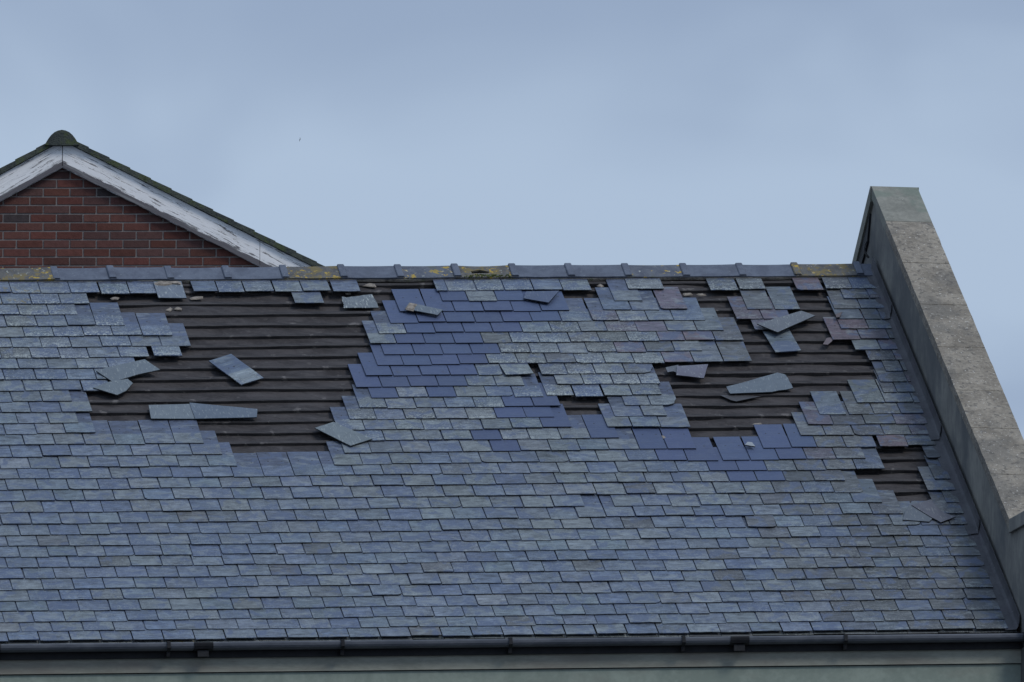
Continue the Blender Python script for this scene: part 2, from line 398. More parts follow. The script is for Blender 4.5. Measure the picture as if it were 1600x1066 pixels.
old, new = SlateMB(), SlateMB()
def put_slate(k, xa, xb, blue=False, ds=0, rot=0, lift=0, tint=None, clip=None, chip=None, L=SL):
    if k == 1: L = .34
    gap = .0030 + RND.uniform(0, .0026) + (.003 if RND.random() < .15 else 0)
    xa += gap; xb -= gap
    w = xb - xa; xm = (xa + xb) / 2
    st = srow(k, xm) + ds + RND.gauss(0, .0042)
    rot += RND.gauss(0, .0055)
    nb = .0295
    jl = RND.uniform(0, .005)
    # outline in local (u 0..w, v 0..L)  v = distance from the tail
    rt = RND.random()
    j = lambda a=.0028: RND.uniform(-a, a)
    if blue: tail = [(0, 0), (w, 0)]
    else: tail = [(0, j()), (w * .3, j()), (w * .62, j()), (w, j())]
    if chip == 'r' or (chip is None and not blue and rt < .045):
        c = RND.uniform(.015, .045); tail[-1:] = [(w - c, 0), (w - c * .3, c * .35), (w, c * .8)]
    elif chip == 'l' or (chip is None and not blue and rt < .09):
        c = RND.uniform(.012, .04); tail[:1] = [(0, c * .8), (c * .35, c * .25), (c, 0)]
    elif chip == 'R': tail[-2:] = [(w * .62, 0), (w * .86, .03), (w * .9, .07), (w, .12)]
    elif chip == 'L': tail[:2] = [(0, .06), (w * .12, .05), (w * .2, .015), (w * .35, 0)]
    side = [(w + j(.001), L * .5), (w, L), (0, L), (j(.001), L * .5)]
    pts = [(xa + u - 0, v) for u, v in tail + side]
    cr, sr = math.cos(rot), math.sin(rot)
    out = []
    for x_, v_ in pts:
        dx = x_ - xm; X_ = xm + dx * cr + v_ * sr; S_ = st - (v_ * cr - dx * sr)
        out.append((X_, S_))
    slope = (2.3 * TH + jl + lift + (.004 if RND.random() < .12 else 0)) / SL
    nf = lambda x, s: nb + max(0, (1 - (st - s) / L)) * SL * slope
    uo = math.floor(RND.uniform(0, 400)); vo = 0
    cs, sn = math.cos(rot), math.sin(rot)
    def loc(x, s, uo=uo, xa=xa):
        return (uo + x - xa, st - s + 0)
    if blue: c = vary(BLUE, .06); hd = c; two = 0.0; li = 0; orr = 0
    else:
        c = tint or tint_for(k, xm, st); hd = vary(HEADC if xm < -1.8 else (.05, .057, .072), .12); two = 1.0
        if xm > -1.9: hd = tuple(v * .95 for v in c)
        li = lichen_for(xm, st); orr = 1.0 if (xm < -7.4 and st < .75 and RND.random() < .6) else (.25 if st > 6.2 and RND.random() < .12 else 0)
    (new if blue else old).slab(out, nf, loc, c, hd, li, two, orr)

blue_px = {2: [(691, 732), (777, 821)], 3: [(624, 891)], 4: [(609, 878)], 5: [(635, 816)], 6: [(620, 757)], 7: [(607, 783)], 8: [(588, 765)], 9: [(571, 748)],
           10: [(556, 731)], 11: [(579, 624), (669, 714)], 12: [(788, 878)], 13: [(776, 868)], 14: [(848, 894)], 15: [(739, 785), (924, 968)],
           16: [(770, 816), (1000, 1089), (1191, 1278)], 17: [(1029, 1261)], 18: [(1110, 1200)], 19: [(1139, 1229)]}
# segments of standing slates: joints read along each course (metres come from X); everything between is bare
seg = {
 1: [[-45, 18.8, 64, 111, 156.6], ('d', .025, 158, 202.7, 246), [302.5, 341, 383, 429], ('d', .006, 430, 473, 518), ('d', .016, 520, 564), [682, 700, 745, 789, 834, 880], ('d', .01, 880, 924.7), ('d', -.004, 982, 1038),
     ('d', .03, 1109, 1154), ('d', .0, 1156, 1197), ('d', .03, 1244.4, 1286.5), [1290.5, 1331.5, 1374]],
 2: [[-42, 3.8, 49.7, 95.6, 140.3], ('d', 0.005, 460.5, 506.5), [691, 732, 777, 821], ('d', .01, 959.6, 1004), [1317.5, 1359, 1379]],
 3: [[-15, 31, 77, 122], [624.5, 668, 711, 757, 802, 846, 891], [942.7, 986.5], [987.5, 1031], [1032.5, 1075], ('d', .012, 1166.7, 1208), ('d', .012, 1209.5, 1251), [1303, 1345, 1383]],
 4: [[-35, 11, 59, 106, 150, 196], [609.8, 654, 697, 743, 787, 832, 878, 924.7], [926, 967.5, 1013, 1053, 1102.6], [1151, 1192.8, 1236.5], [1307, 1350, 1377, 1389]],
 5: [[-7, 39, 85, 132, 177, 223, 270], [591.8, 635.7, 680.8, 725.8, 771, 816.6, 862.8, 908, 949.5, 996.8, 1043, 1089, 1132], [1179, 1222], [1314, 1358, 1394]],
 6: [[-26, 20, 66, 112, 160, 206, 253, 299], [578, 620, 665, 711, 756, 800, 843.6, 892, 938, 983, 1030.6, 1071, 1118, 1163], [1300.5, 1345, 1390, 1399]],
 7: [[-43, 3, 49.7, 94.7, 139.7, 188, 234], ('r', .02, 240, 284.6), [600, 648, 693, 738, 783, 830, 875, 919, 964, 1010, 1055, 1098], [1335.6, 1377, 1404]],
 8: [[-16, 30, 76, 122, 170, 215], [589.5, 631, 675, 719, 764, 810, 855, 901, 946, 992, 1038.5, 1084.6, 1131, 1175.7], [1358, 1400, 1411]],
 9: [[-38, 8, 57, 106, 151, 195], [571.5, 614, 659, 704, 747, 787], [846, 887.6, 931, 977.6], ('R', 977.6, 1025), [1384, 1411, 1418]],
 10: [[-7, 39, 84, 129], ('d', .02, 130, 173), [556, 597, 641.6, 685.6, 731.6, 775.6, 820.6], [870, 913.4, 958.4, 1002, 1032], [1375, 1418, 1424]],
 11: [[-26, 20, 66.6, 113], [579.7, 623.7, 669.7, 713.8, 761.6, 803], ('d', .02, 803.5, 849.7), ('d', -.005, 854.4, 897.5), ('d', .02, 898.4, 943), [944.4, 988.4, 1034.4], [1380, 1402, 1431]],
 12: [[-44, 2, 48.7, 96.6, 145], [562, 605, 651, 698, 743, 788.7, 834.7, 877], [976, 1017.5], ('R', 1017.5, 1061), [1338.8, 1383, 1428, 1438]],
 13: [[-17, 29, 77, 124], [546, 589, 634, 682, 731.6, 776.6, 822.5, 866.6], [960.3, 1005.3, 1043], [1280, 1323], [1326, 1366, 1408, 1444]],
 14: [[-35, 9.6, 58, 103, 150], [528, 571, 620, 663, 708, 755, 801, 848, 893.7], [949, 988.4, 1032.5, 1079.4], [1262, 1303, 1353, 1400, 1450]],
 15: [[-10, 38.6, 86, 133.5, 180, 227, 274, 319], [557, 602, 647, 693, 739, 785, 829, 877, 923, 968], [1250.6, 1290, 1335, 1382, 1425, 1457]],
 16: [[-26, 20, 66.6, 113, 162, 208, 253, 301, 348], [538, 580.6, 630, 675, 723, 770, 814, 861, 907, 952, 999, 1043, 1088.5], [1192, 1237, 1277, 1322, 1370.6], ('r', .03, 1374.4, 1419), ('d', -.03, 1419.5, 1464)],
 17: [[-45, 1, 48, 95, 141, 187, 234, 280, 327, 371], [522, 567, 613, 660, 706, 753, 800, 843, 890, 936, 982, 1029, 1074, 1123], [1129, 1172], [1173, 1217.5, 1261, 1307, 1353], [1447.5, 1471]],
 18: [[-16, 30.5, 508, 1012, 1060, 1109, 1155, 1199, 1245, 1291, 1338, 1383]],
 19: [[-35, 12, 536, 966, 1139.7, 1184, 1228, 1273, 1321], [1460, 1486]],
 20: [[-7, 40, 505, 932.5, 1304, 1350], [1449, 1494]],
 21: [[-24, 22.5, 530, 914], [960, 1007, 1049], ('d', .03, 1049, 1094), [1096, 1289, 1334, 1379], [1478, 1500]],
 22: [[-45, 3, 50, 510, 860], ('d', .02, 860, 903), [904, 947.5, 1271, 1317, 1364, 1412], ('l', 1464, 1507)],
 23: [[-15, 32, 500, 928, 1166], ('r', .06, 1168, 1213), [1214, 1300, 1346, 1395, 1440, 1485, 1512]],
 24: [[-35, 13, 535, 954, 1330, 1377, 1423.5, 1472, 1519]], 25: [[-15, 32, 255, 300], ('d', .03, 300.5, 346), [347, 520, 935, 1361, 1527]],
 26: [[-35, 12, 543, 919, 1345, 1533]], 27: [[-8, 38.7, 520, 946, 1325, 1540]], 28: [[-27, 20, 500, 926, 1356, 1546]], 29: [[-2, 46.7, 535, 956, 1337, 1552]],
 30: [[-20, 28, 508, 937.5, 1320, 1558]], 31: [[7, 54, 537, 915, 1351, 1564]], 32: [[-14, 33.7, 518, 883, 1336, 1570]], 33: [[-34, 13.7, 498, 835, 1318.7, 1576]],
}
def isblue(k, xa, xb):
    xm = (xa + xb) / 2
    return any(X(k, a) - .02 < xm < X(k, b) + .02 for a, b in blue_px.get(k, []))
for k in range(1, 34):
    for si, sg in enumerate(seg[k]):
        kw = {}
        if isinstance(sg[0], str):
            if sg[0] == 'd': kw = dict(ds=sg[1]); sg = list(sg[2:])
            elif sg[0] == 'r': kw = dict(ds=.012, rot=sg[1], lift=.012); sg = list(sg[2:])
            elif sg[0] == 'R': kw = dict(chip='R'); sg = list(sg[1:])
            elif sg[0] == 'l': kw = dict(chip='l'); sg = list(sg[1:])
        xs = [X(k, p) for p in sg]
        if si == 0:                    # carry the course on to the left, out of frame
            while xs[0] > XL: xs.insert(0, xs[0] - W)
        for a, b_ in zip(xs[:-1], xs[1:]):
            n = max(1, round((b_ - a) / W))
            for i in range(n):
                p, q = a + (b_ - a) * i / n, a + (b_ - a) * (i + 1) / n
                if q > XR: q = XR
                if q - p < .03: continue
                put_slate(k, p, q, blue=isblue(k, p, q), **kw)
# doubled under-eaves course
x = XL
while x < XR - .05:
    w = W * RND.uniform(.95, 1.05); q = min(x + w, XR)
    k = 33; st = srow(33, x + w / 2) + .012 + RND.uniform(-.006, .008)
    pts = [(x + .002, st), (q - .002, st + RND.uniform(-.003, .003)), (q - .002, st - .25), (x + .002, st - .25)]
    uo = RND.randint(0, 400)
    old.slab(pts, lambda x_, s_: .024, lambda x_, s_, uo=uo, st=st, x0=x: (uo + x_ - x0, st - s_), vary((.09, .10, .11)), HEADC, .8 * RND.random() ** 2, 0, 1 if RND.random() < .15 else 0)
    x = q
# odd tilted slate high in the green patch is lifted at its right corner
put_slate(9, X(9, 788.5), X(9, 834), ds=.02, rot=-.07, lift=.012, tint=(.12, .14, .145))
old.build('slate_covering', B, label='weathered grey blue slates in staggered courses')
new.build('replacement_slates', B, label='newer plain deep blue slates')

# --- felt underlay with drape between battens
fb = MB(); NX = 520; ds_ = .019
srows = np.arange(-.10, S_EAVE + .02, ds_)
xs_ = np.linspace(XL, .0, NX)
bat_s = [srow(1, -5) - .45 + .048, srow(2, -5) - .45 + .048] + [S_ROW[i] - .052 for i in range(0, 31)]
def bat_line(i, x):
    if i < 2: return -.075 + .17 * i
    return srow(i - 1, x) - .052
for s_ in srows:
    for x_ in xs_:
        # distance to nearest batten row: cheap phase
        ii = np.interp(s_, S_ROW, range(33)) if s_ > S_ROW[0] else (s_ - S_ROW[0]) / .19
        ph = (ii + .27) % 1.0
        sag = math.sin(math.pi * ph)
        w = mnoise.noise(Vector((x_ * 1.6, math.floor(ii + .27) * 3.7, 0))) + .6 * mnoise.noise(Vector((x_ * 4.5, s_ * 7, 4)))
        w += .8 * max(0, mnoise.noise(Vector((x_ * .9 + 5, math.floor(ii + .27) * 9.1, 2))))
        n_ = .003 + .028 * sag ** .7 * w - .008 * sag
        fb.v.append(RP(x_, s_, min(n_, .022)))
nr = len(srows)
for r in range(nr - 1):
    for c in range(NX - 1):
        a = r * NX + c; fb.f.append([a, a + 1, a + NX + 1, a + NX])
fo = fb.build('roofing_felt', M['felt'], B, smooth=True, label='dark sagging underlay felt bared where slates are gone')

# --- battens
def batten(i):
    m = MB(); n = 60; vs = []
    for a in range(n + 1):
        x_ = XL + (0.0 - XL) * a / n
        s0 = bat_line(i, x_) + .012 * mnoise.noise(Vector((x_ * 1.3, i * 2.2, 1)))
        nn = .0285 + .0015 * mnoise.noise(Vector((x_ * 2, i, 5)))
        h = .021 + .004 * mnoise.noise(Vector((x_ * .7, i * 5.1, 8)))
        vs += [RP(x_, s0 - h, -.012), RP(x_, s0 + h, -.012), RP(x_, s0 + h, nn - .002), RP(x_, s0 + h - .002, nn), RP(x_, s0 - h, nn)]
    fs = []
    for a in range(n):
        for e in range(5):
            fs.append((a * 5 + e, a * 5 + (e + 1) % 5, a * 5 + 5 + (e + 1) % 5, a * 5 + 5 + e))
    fs += [(0, 1, 2, 3, 4), tuple(n * 5 + q for q in (4, 3, 2, 1, 0))]
    m.add(vs, fs); m.build('batten', M['batten'], B)
for i in range(0, 33): batten(i)

# --- roof deck edge (closes the roof below the felt), back slope
dk = MB()
dk.box(RP(XL, -.1, -.04), RP(0.3, -.1, -.04) - RP(XL, -.1, -.04), RP(XL, S_EAVE - .06, -.04) - RP(XL, -.1, -.04), -UN * .06)
dk.build('roof_deck', M['black'], B)
AP = lambda x: RP(x, -.155, .02)
back = (YH * math.cos(math.radians(36)) - ZW * math.sin(math.radians(36)))
bk = MB()
bk.box(AP(XL) - ZW * .06, AP(0) - AP(XL), back * 6.5, -ZW * .05)
bk.build('back_roof', rough_mat('back_slates', (.08, .09, .11), (.13, .145, .17), 5, 5, .8, .4, .004), B)

# --- mortar bed under the ridge + ridge tiles
mb_ = MB(); n = 260; vs = []; fs = []
for a in range(n + 1):
    x_ = XL + (-.02 - XL) * a / n
    e = .012 * mnoise.noise(Vector((x_ * 5, 0, 3))) + .006 * mnoise.noise(Vector((x_ * 19, 0, 8)))
    vs += [RP(x_, -.05, .03), RP(x_, .060 + e, .03), RP(x_, .056 + e, .051), RP(x_, -.05, .050)]
for a in range(n):
    for e in range(4): fs.append((a * 4 + e, a * 4 + (e + 1) % 4, a * 4 + 4 + (e + 1) % 4, a * 4 + 4 + e))
mb_.add(vs, fs); mb_.build('mortar_bedding', M['mortar'], B)
def ridge_x(px): return at(px, 425, .06)[0]
coll = [-281, -191, -102, -12 + 0, 81.5, 169.5, 260, 350, 440, 531, 620, 709, 799, 887, 976, 1067, 1155, 1241.5, 1339, 1369]
coll = [-371 - 90 * i for i in range(8, -1, -1)] + coll
kinds = {3 + 9: 'ridge_moss', 8 + 9: 'ridge_moss', 10 + 9: 'ridge_dots', 11 + 9: 'ridge_moss', 14 + 9: 'ridge_dots', 17 + 9: 'ridge_moss'}
labs = {3: 'ridge tile crusted with yellow lichen', 8: 'brownish ridge tile with moss along its lower edge', 10: 'ridge tile dotted with yellow lichen rings', 11: 'broken ridge tile with a dark hole and yellow lichen', 14: 'ridge tile with a pale orange lichen patch', 17: 'ochre ridge tile crusted with lichen'}
def Vsect(x_, t, drop=0, up=0.0, wing=.203, wdrop=0):
    """inverted V section: front wing follows the roof, back wing the far slope; t = thickness"""
    ap = RP(x_, -.150, .052 + up - drop)
    fr = (-UU) * wing; bkv = back * wing
    nF = UN; nB = (ZW * math.cos(math.radians(36)) + YH * math.sin(math.radians(36)))
    tip = (nF + nB).normalized()
    k_ = 1 / max(.3, tip.dot(nF))
    return [ap + fr, ap + fr + nF * t, ap + fr * .08 + nF * t, ap + tip * t * k_ * .93, ap + bkv * .08 + nB * t, ap + bkv + nB * t, ap + bkv, ap]
def sweep(m, secs, caps=True):
    n = len(secs[0]); b = len(m.v); m.v += [v for s_ in secs for v in s_]
    for a in range(len(secs) - 1):
        for e in range(n):
            m.f.append([b + a * n + e, b + a * n + (e + 1) % n, b + (a + 1) * n + (e + 1) % n, b + (a + 1) * n + e]); m.fd.append(None)
    if caps:
        m.f.append([b + e for e in range(n)][::-1]); m.f.append([b + (len(secs) - 1) * n + e for e in range(n)]); m.fd += [None, None]
for i in range(len(coll) - 1):
    xa, xb = ridge_x(coll[i]), ridge_x(coll[i + 1])
    if xb > -.02: xb = -.02
    j1, j2 = RND.uniform(-.006, .006), RND.uniform(-.006, .006)
    m = MB()
    if i == 20:                        # broken: body in pieces round a hole
        for (u0, u1, wg) in ((0, .30, 1), (.30, .62, .38), (.62, 1, 1)):
            secs = []
            for u in (u0, (u0 + u1) / 2, u1):
                x_ = xa + (xb - xa) * u
                secs.append(Vsect(x_, .016, 0, j1 - .012 * math.sin(u * 3.1), wing=.203 * (wg if wg == 1 else .36 + .10 * math.sin(u * 23))))
            sweep(m, secs)
        # lip left below the hole
        p0, p1 = xa + (xb - xa) * .3, xa + (xb - xa) * .62
        m.prism([RP(p0, .015, .053), RP(p0 + .03, -.01, .053), RP(p0 + .06, .012, .053), RP(p0 + .10, .0, .053), RP(p1, -.025, .053), RP(p1, .056, .052), RP(p0, .056, .052)], UN * .016)
    else:
        secs = []
        for u in (0, .25, .5, .75, 1):
            x_ = xa + (xb - xa) * u
            secs.append(Vsect(x_ + (.004 if u == 1 else 0), .016, 0, j1 + (j2 - j1) * u - .004 * math.sin(u * 3.14), wing=.203 + .002 * RND.uniform(-1, 1)))
        sweep(m, secs)
    t_ = m.build('ridge_tile', M[kinds.get(i, 'ridge')], B)
    if i - 9 in labs: t_['label'] = labs[i - 9]
    c = MB(); sweep(c, [Vsect(xa - .012, .024, 0, j1, wing=.195), Vsect(xa - .006, .030, 0, j1, wing=.197), Vsect(xa + .042, .030, 0, j1, wing=.197), Vsect(xa + .050, .023, 0, j1, wing=.195)])
    c.build('ridge_collar', M[kinds.get(i, 'ridge') if i in (12, 26) else 'ridge'], t_)
# moss on the broken tile's foot
ms = MB()
for q in range(150):
    px_ = RND.triangular(715, 805, 770); x_, s_ = at(px_, RND.uniform(430, 434), .06)
    r_ = RND.uniform(.004, .010)
    ms.box(RP(x_, s_, .06 + r_ * .4), UX * r_ + UN * r_ * .4, -UU * r_, UN * r_ + UX * r_ * .3)
ms.build('moss', rough_mat('moss', (.035, .05, .015), (.10, .12, .03), 30, 4, 1, .5, .003), B, kind='stuff')

# --- eaves: gutter, brackets, fascia, wall
EV = lambda x, f, v: RP(x, S_EAVE, .064) + FE * f + VE * v
g_ = MB()
def gsec(x, k=1.0, d=0):
    pr = [(-.035, -.045), (.070 + d, -.045), (.074 + d, -.050), (.074 + d, -.060), (.071 + d, -.076), (.060 + d, -.092 - d), (.035, -.104 - d), (-.01, -.106 - d), (-.035, -.10)]
    return [EV(x, f, v) for f, v in pr]
sweep(g_, [gsec(XL + (0.45 - XL) * a / 40) for a in range(41)])
gut = g_.build('gutter', M['gutter'], B)
def exat(px): return at(px, 1010 - .0115 * px, 0)[0]
for px in (-275, -8 - 0, 257.5, 529, 791, 1061, 1314, 1594):
    x_ = exat(px); m = MB()
    pr = [(-.04, -.035), (.083, -.035), (.085, -.09), (.072, -.104), (.04, -.120), (.03, -.155), (-.04, -.155), (-.04, -.118), (.03, -.118), (.06, -.105), (.074, -.085), (.075, -.043), (-.04, -.043)]
    m.prism([EV(x_, f, v) for f, v in pr], UX * .028)
    m.build('gutter_bracket', M['black'], gut)
for px in (-520, 300, 1137):
    x_ = exat(px); m = MB(); sweep(m, [gsec(x_, d=.006), gsec(x_ + .155, d=.006)])
    m.box(EV(x_ + .03, .0, -.16), UX * .09, FE * .05, VE * .05)
    m.build('gutter_union', M['black'], gut)
fa = MB(); fa.box(EV(XL, -.055, -.16), UX * (0.45 - XL), FE * .02, VE * .13)
fa.build('fascia_shade_board', M['black'], B)  # coloured black to stand for the shade below the gutter
wl_ = MB(); wl_.box(EV(XL, -.062, -.275), UX * (0.45 - XL), -FE * .2, VE * .118)
wl_.build('wall_band', M['band'], B)
w2 = MB()
p0 = EV(XL, -.082, -.281); p1 = EV(0.45, -.082, -.281)
p0b, p1b = Vector((p0.x, p0.y, 0)), Vector((p1.x, p1.y, 0))
bkv = YH * 7.0
w2.hexa([p0b, p1b, p1b + bkv, p0b + bkv, p0, p1, p1 + bkv - ZW * .3, p0 + bkv - ZW * .3])
w2.build('wall', M['wall'], B)
sf = MB(); sf.box(EV(XL, -.055, -.155), UX * (.45 - XL), -FE * .3, VE * .02); sf.build('eaves_shade_board', M['black'], B)  # black in place of the shade under the eaves
# thin dark joint between band and wall
jt = MB(); jt.box(EV(XL, -.075, -.281), UX * (.45 - XL), -FE * .1, VE * .006); jt.build('wall_joint', M['black'], B)

# --- parapet: wall, copings, kneeler
def PP(s, h, a=0.0): return RP(0, s, 0) + ZW * h + XH * a
HC = .70
S_AP = -.125
def solve_h():                          # apex height so that the coping peak stands where it does over the ridge
    lo, hi = .4, 1.1
    for _ in range(40):
        md = (lo + hi) / 2; w_ = PP(S_AP, md) - CAM; yy = 533 - FPX * w_.dot(CY) / -w_.dot(CZ)
        if yy > 291: lo = md
        else: hi = md
    return lo
HC = solve_h(); CT = .11               # coping top height over the roof line, vertical thickness
w_ = PP(S_AP, HC) - CAM; print('apex px', 800 + FPX * w_.x / -w_.dot(CZ), HC)
CW = .40
S_END = at(1581, 817 + 181 * HC)[1]
print('coping end s', S_END, S_EAVE)
apx = PP(S_AP, HC)
farL = 6.3
pw = MB()                               # wall body: pentagon swept across
f_ap = apx - ZW * CT
f_fr = PP(S_END, HC - CT)
f_ft = Vector((f_fr.x, f_fr.y, 0)) - YH * .0
ex = EV(0, .10, 0)
kn_y = f_fr - YH * 0.9
b_end = f_ap + back * farL
pro = [Vector((b_end.x, b_end.y, 0)), b_end, f_ap, f_fr, f_fr - ZW * .0 - YH * .55, Vector(((f_fr - YH * .55).x, (f_fr - YH * .55).y, 0))]
pw.prism([p + XH * .015 for p in pro], XH * (CW - .03))
par = pw.build('parapet_wall', M['render'], B, label='grey rendered gable parapet beside the slates')
jpx = [(1387.5, 345.5), (1414.5, 411), (1443.5, 477), (1466, 544.5), (1500, 613), (1522, 672.6), (1553, 746)]
ss = [S_AP] + [at(a, b + 181 * HC * 0.99)[1] for a, b in jpx] + [S_END]
print('coping joints', [round(v, 2) for v in ss])
for i in range(len(ss) - 1):
    s0, s1 = ss[i], ss[i + 1] - .012
    m = MB(); vs = []; nn = 7; na = 7
    top = {}
    if i == 0: pass
    # subdivided, slightly irregular block
    for a in range(nn + 1):
        for b_ in range(na + 1):
            u, v = a / nn, b_ / na
            e = .0 if i == 0 else .004
            dx = (e * mnoise.noise(Vector((s0 + u * 9, v * 5, i))) if b_ in (0, na) else 0)
            dz = -(.006 if (b_ in (0, na) or a in (0, nn)) and not (i == 0 and a == 0) else 0) + e * mnoise.noise(Vector((u * 6 + i * 9, v * 6, 2)))
            vs.append(PP(s0 + (s1 - s0) * u, HC + dz, -.004 + v * (CW + .008) + dx))
    nv = len(vs)
    for a in range(nn + 1):
        for b_ in range(na + 1):
            vs.append(PP(s0 + (s1 - s0) * a / nn, HC - CT, -.004 + b_ / na * (CW + .008)))
    R_ = na + 1
    for a in range(nn):
        for b_ in range(na):
            q = a * R_ + b_; m.fd.append(None); m.f.append([q, q + 1, q + R_ + 1, q + R_]); m.fd.append(None); m.f.append([nv + q, nv + q + R_, nv + q + R_ + 1, nv + q + 1])
    for a in range(nn):
        for b_ in (0, na):
            q = a * R_ + b_; m.f.append([q, q + R_, nv + q + R_, nv + q]); m.fd.append(None)
    for b_ in range(na):
        for a in (0, nn):
            q = a * R_ + b_; m.f.append([q, q + 1, nv + q + 1, nv + q]); m.fd.append(None)
    m.v = vs
    c_ = m.build('coping_stone', M['coping_top'] if i == 0 else M['coping'], B)
    if i == 0: c_['label'] = 'smoother greenish top coping stone'
# far side copings, with a black wedge standing in for the shaded gap under them
fc = MB(); o0 = apx - XH * .016 - ZW * .0
L_ = farL; 
fc.prism([apx - XH * .016, apx - XH * .016 + back * L_, apx - XH * .016 + back * L_ - ZW * .135, apx - XH * .016 - ZW * .135 + UU * -.0], XH * (CW + .03))
fc.build('coping_stone', M['coping_top'], B)
gp = MB(); q0 = apx - XH * .002 + back * .12 - ZW * .135
gp.prism([q0 - ZW * .02, q0 + back * 1.5, q0 + back * 1.5 - ZW * .10, q0 + back * .14 - ZW * .17], XH * .03); gp.build('coping_gap_shade', M['black'], B)
# kneeler
kn = MB(); kz = PP(S_END - .0, HC)
kn.prism([kz - XH * .012 + p for p in (Vector((0, 0, 0)), -YH * .60, -YH * .60 - ZW * .115, YH * .02 - ZW * .115)], XH * (CW + .024))
kn.build('kneeler_stone', M['render'], B, bevel=.006)
# --- lead flashing in four lapped sheets
ends = [at(1384, 509)[1], at(1476, 698)[1], at(1545, 845)[1], S_EAVE + .0]
s0 = -.05
for i, s1 in enumerate(ends):
    m = MB(); n = 14; secs = []
    for a in range(n + 1):
        u = a / n; s_ = s0 + (s1 - s0) * u
        s_w = .09 + .045 * s_ / 6
        lift = .006 * i * 0 + .004 + (.012 * max(0, (u - .86) / .14) ** 1.5 if i < 3 else 0)
        wv = .006 * mnoise.noise(Vector((s_ * 3, i, 0)))
        cv = .05
        pts = [(-s_w + wv, .046), (-s_w * .55, .05), (-.045, .052), (-.018, .068), (-.006, .105), (-.003, .15)]
        up = 1.0 - .0 * s_
        sec = []
        for (x_, n_) in pts:
            if x_ > -.02: sec.append(RP(x_ - lift - .002, s_, 0) + ZW * (n_ * 1.1 + lift))
            else: sec.append(RP(x_ - 0, s_, n_ + lift * .9))
        t_ = .005
        sec2 = [p + (UN * t_ if j < 4 else XH * -t_) for j, p in enumerate(sec)]
        secs.append(sec + sec2[::-1])
    sweep(m, secs); m.build('lead_flashing', M['lead'], B, smooth=False)
    s0 = s1 - .10
# curled lead scrap at the ridge end
m = MB(); c0 = PP(-.235, .07, -.01)
for a in range(8):
    u = a / 8; 
    p = c0 + ZW * (.16 * u) + YH * (.03 * math.sin(u * 3)) - XH * (.012 + .03 * math.sin(u * 3.1)); p2 = c0 + ZW * (.16 * (u + .125)) + YH * (.03 * math.sin((u + .125) * 3)) - XH * (.012 + .03 * math.sin((u + .125) * 3.1))
    m.hexa([p, p + XH * .01, p + XH * .01 - YH * .05 * (1 - u * .7), p - YH * .05 * (1 - u * .7), p2, p2 + XH * .01, p2 + XH * .01 - YH * .05 * (1 - u), p2 - YH * .05 * (1 - u)])
m.build('lead_scrap', M['black'], B)

# ------------------------------------------------------------------ loose slates and fragments
def loose(pxs, label, tint, n=.032, th=TH, two=None, lich=.1, group='loose slates lying on the damaged roof', tilt=(0, 0), head=None, name='loose_slate', cat='slate', orange=0, jag=.0015):
    """pxs: outline; lies n above the felt; two = (a, b) outline ends: a = tail end, b = head end"""
    q = [at(px, py, n + .004) for px, py in pxs]
    if jag:
        out = []
        for i in range(len(q)):
            a, b_ = q[i], q[(i + 1) % len(q)]
            out.append(a)
            for t in (.33, .66):
                out.append((a[0] + (b_[0] - a[0]) * t + RND.uniform(-jag, jag), a[1] + (b_[1] - a[1]) * t + RND.uniform(-jag, jag)))
        q = out
    cx = sum(a for a, _ in q) / len(q); cs = sum(b_ for _, b_ in q) / len(q)
    uo = RND.randint(0, 400)
    if two:
        a = at(*two[0], n); b_ = at(*two[1], n); L = math.hypot(b_[0] - a[0], b_[1] - a[1]); d = ((b_[0] - a[0]) / L, (b_[1] - a[1]) / L)
        loc = lambda x, s: (uo + .02 + abs((x - a[0]) * d[1] - (s - a[1]) * d[0]), (x - a[0]) * d[0] + (s - a[1]) * d[1])
    else: loc = lambda x, s: (uo + .3 + (x - cx), .11 + (s - cs) * .25)
    tint = tuple(v * .72 for v in tint); head = tuple(v * .72 for v in head) if head else None
    m = SlateMB(); m.slab(q, lambda x, s: n + (x - cx) * tilt[0] + (s - cs) * tilt[1], loc, tint, head or tint, lich, 1.0 if two else 0.0, orange, th)
    o = m.build(name); o['label'] = label; o['category'] = cat
    if group: o['group'] = group
    return o
def mortar_strip(parent_px, name='mortar_fragment', label=None, n=.06, parent=None, size=.010, mt='mortar_pale'):
    m = MB(); q = [at(a, b_, n) for a, b_ in parent_px]; k_ = len(q)
    cx = sum(a for a, _ in q) / k_; cs = sum(b_ for _, b_ in q) / k_
    q2 = []
    for i in range(k_):
        a, b_ = q[i], q[(i + 1) % k_]; q2.append(a); q2.append(((a[0] + b_[0]) / 2 + RND.uniform(-.004, .004), (a[1] + b_[1]) / 2 + RND.uniform(-.004, .004)))
    k_ = len(q2)
    lo = [RP(a, b_, n - .004) for a, b_ in q2]; hi = [RP(cx + (a - cx) * .72, cs + (b_ - cs) * .72, n + size * RND.uniform(.6, 1.1)) for a, b_ in q2]
    m.add(lo + hi, [tuple(range(k_))[::-1], tuple(range(k_, 2 * k_))] + [(i, (i + 1) % k_, k_ + (i + 1) % k_, k_ + i) for i in range(k_)])
    if parent is not None:
        me = m.build(name, M[mt], None); me.parent = parent; me.location = me.location - parent.location
        return me
    o = m.build(name, M[mt]); o['label'] = label; o['category'] = 'mortar'; o['group'] = 'crumbs of mortar on the bared roof'
    return o
bpy.context.view_layer.update()
G1, G2, G3 = (.145, .18, .215), (.16, .19, .21), (.12, .15, .19)
a = loose([(239.5, 441), (283, 440), (291.5, 466.5), (247.5, 466)], 'slipped slate with a pale mortar strip along its top edge, just under the ridge tiles', (.15, .18, .22), n=.058, lich=.6)
